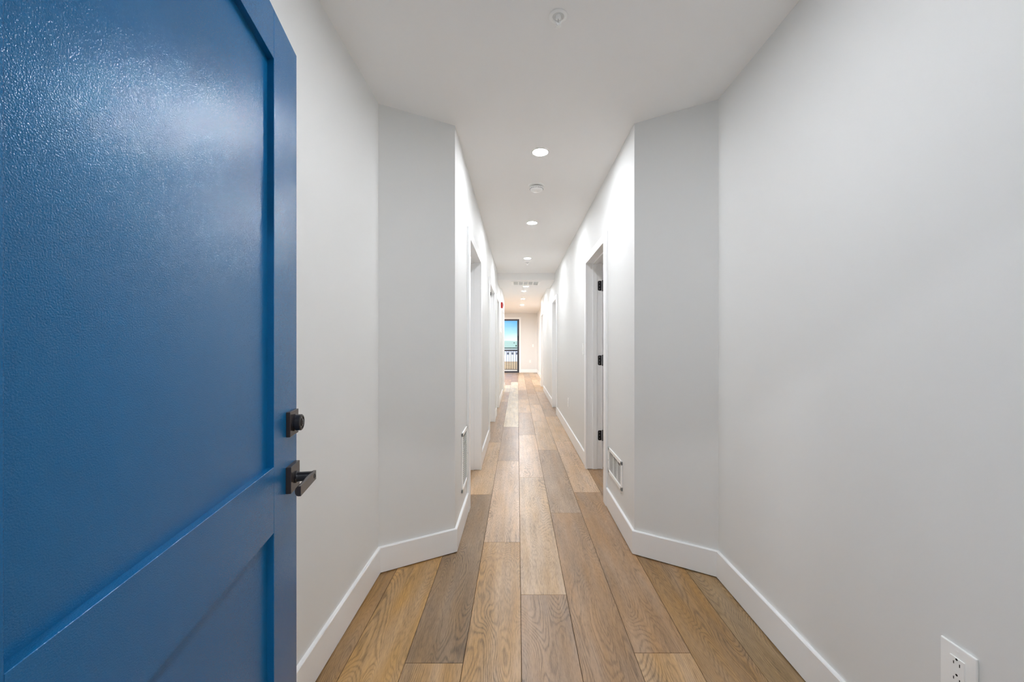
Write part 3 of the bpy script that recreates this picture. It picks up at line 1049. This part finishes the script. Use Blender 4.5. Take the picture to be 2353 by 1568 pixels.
while x < 0.79:
    if min(abs(x - p) for p in (-2.53, -1.65, 0.83)) > 0.04:
        MB().box((x - 0.008, RY - 0.008, 0.06), (x + 0.008, RY + 0.008, 0.94)).build('baluster', M['rail'], r, sh)
    x += 0.107

# ================================================================== land outside
GZ = -6.0
struct(MB().box((-900, 20, GZ - 1.0), (900, 162, GZ)).build('ground', M['dirt']), 'bare tan earth below the balcony', 'ground')
struct(MB().box((-900, 162, GZ - 1.0), (900, 245, GZ + 0.02)).build('ground_gravel', M['gravel']), 'pale gravel lot beyond the bare earth', 'ground')
b = bmesh.new()
NX, NY = 40, 24
g = [[b.verts.new((-900 + 1800 * i / NX, 245 + (1500 - 245) * (j / NY) ** 1.4, GZ + 0.02 + 16.5 * (j / NY) ** 1.6 * (1 + 0.10 * math.sin(i * 0.8) + 0.05 * math.sin(i * 2.1 + j)))) for i in range(NX + 1)] for j in range(NY + 1)]
for j in range(NY):
    for i in range(NX):
        b.faces.new((g[j][i], g[j][i + 1], g[j + 1][i + 1], g[j + 1][i]))
me = bpy.data.meshes.new('hill')
b.to_mesh(me)
b.free()
me.materials.append(M['grass'])
o = bpy.data.objects.new('hill', me)
COL.objects.link(o)
struct(o, 'pale green hillside rising to the horizon outside', 'hill')

for (x0, x1, yy, hh, lb) in ((-7.4, 1.5, 228, 3.2, 'low grey outbuilding beyond the gravel lot, seen through the railing'),):
    r = tag(empty('outbuilding', ((x0 + x1) / 2, yy, GZ + 0.02)), lb, 'building')
    sh = r.location[:]
    MB().box((x0, yy, GZ + 0.02), (x1, yy + 7, GZ + hh - 0.25)).build('wall', M['siding'], r, sh)
    rf = MB()
    t = bmesh.new()
    ps = [(x0 - 0.3, yy - 0.4, GZ + hh - 0.25), (x1 + 0.3, yy - 0.4, GZ + hh - 0.25), (x1 + 0.3, yy + 7.4, GZ + hh - 0.25), (x0 - 0.3, yy + 7.4, GZ + hh - 0.25),
          (x0 - 0.3, yy + 3.5, GZ + hh + 0.9), (x1 + 0.3, yy + 3.5, GZ + hh + 0.9)]
    vs = [t.verts.new(p) for p in ps]
    for f in ((0, 1, 5, 4), (2, 3, 4, 5), (1, 2, 5), (3, 0, 4), (3, 2, 1, 0)):
        t.faces.new([vs[q] for q in f])
    rf._merge(t)
    rf.build('roof', M['roof'], r, sh)
    for q in range(3):
        xx = x0 + 1.3 + q * 2.6
        MB().box((xx, yy - 0.05, GZ + 1.0), (xx + 1.2, yy, GZ + 2.2)).build('window', M['frame'], r, sh)


def tree(x, y, z, h, label):
    r = tag(empty('tree', (x, y, z)), label, 'tree', 'distant trees on the hillside')
    MB().tube([(0, 0, -0.5), (0.1, 0, h * 0.5)], [0.35, 0.2], 8).build('trunk', M['bark'], r)
    t = bmesh.new()
    for q in range(9):
        an = q * 2.4
        rr = h * 0.20
        mt = Matrix.Translation((math.cos(an) * h * 0.26 * (q > 0), math.sin(an) * h * 0.22 * (q > 0), h * (0.5 + 0.06 * (q % 4)))) @ Matrix.Scale(rr * (0.8 + 0.06 * q), 4)
        bmesh.ops.create_icosphere(t, subdivisions=2, radius=1.0, matrix=mt)
    for v in t.verts:
        v.co += v.co.normalized() * random.uniform(-0.25, 0.25)
    m_ = MB()
    m_._merge(t)
    m_.build('crown', M['leaf'], r)


def hill_z(yv):
    return GZ + 16.5 * (((yv - 245) / 1255) ** (1 / 1.4)) ** 1.6


tree(-8.0, 900, hill_z(900) - 0.5, 2.6, 'small dark tree high on the hillside seen through the glass door')
tree(-2.2, 560, hill_z(560) - 0.5, 2.4, 'small dark tree on the lower slope beside the door frame')
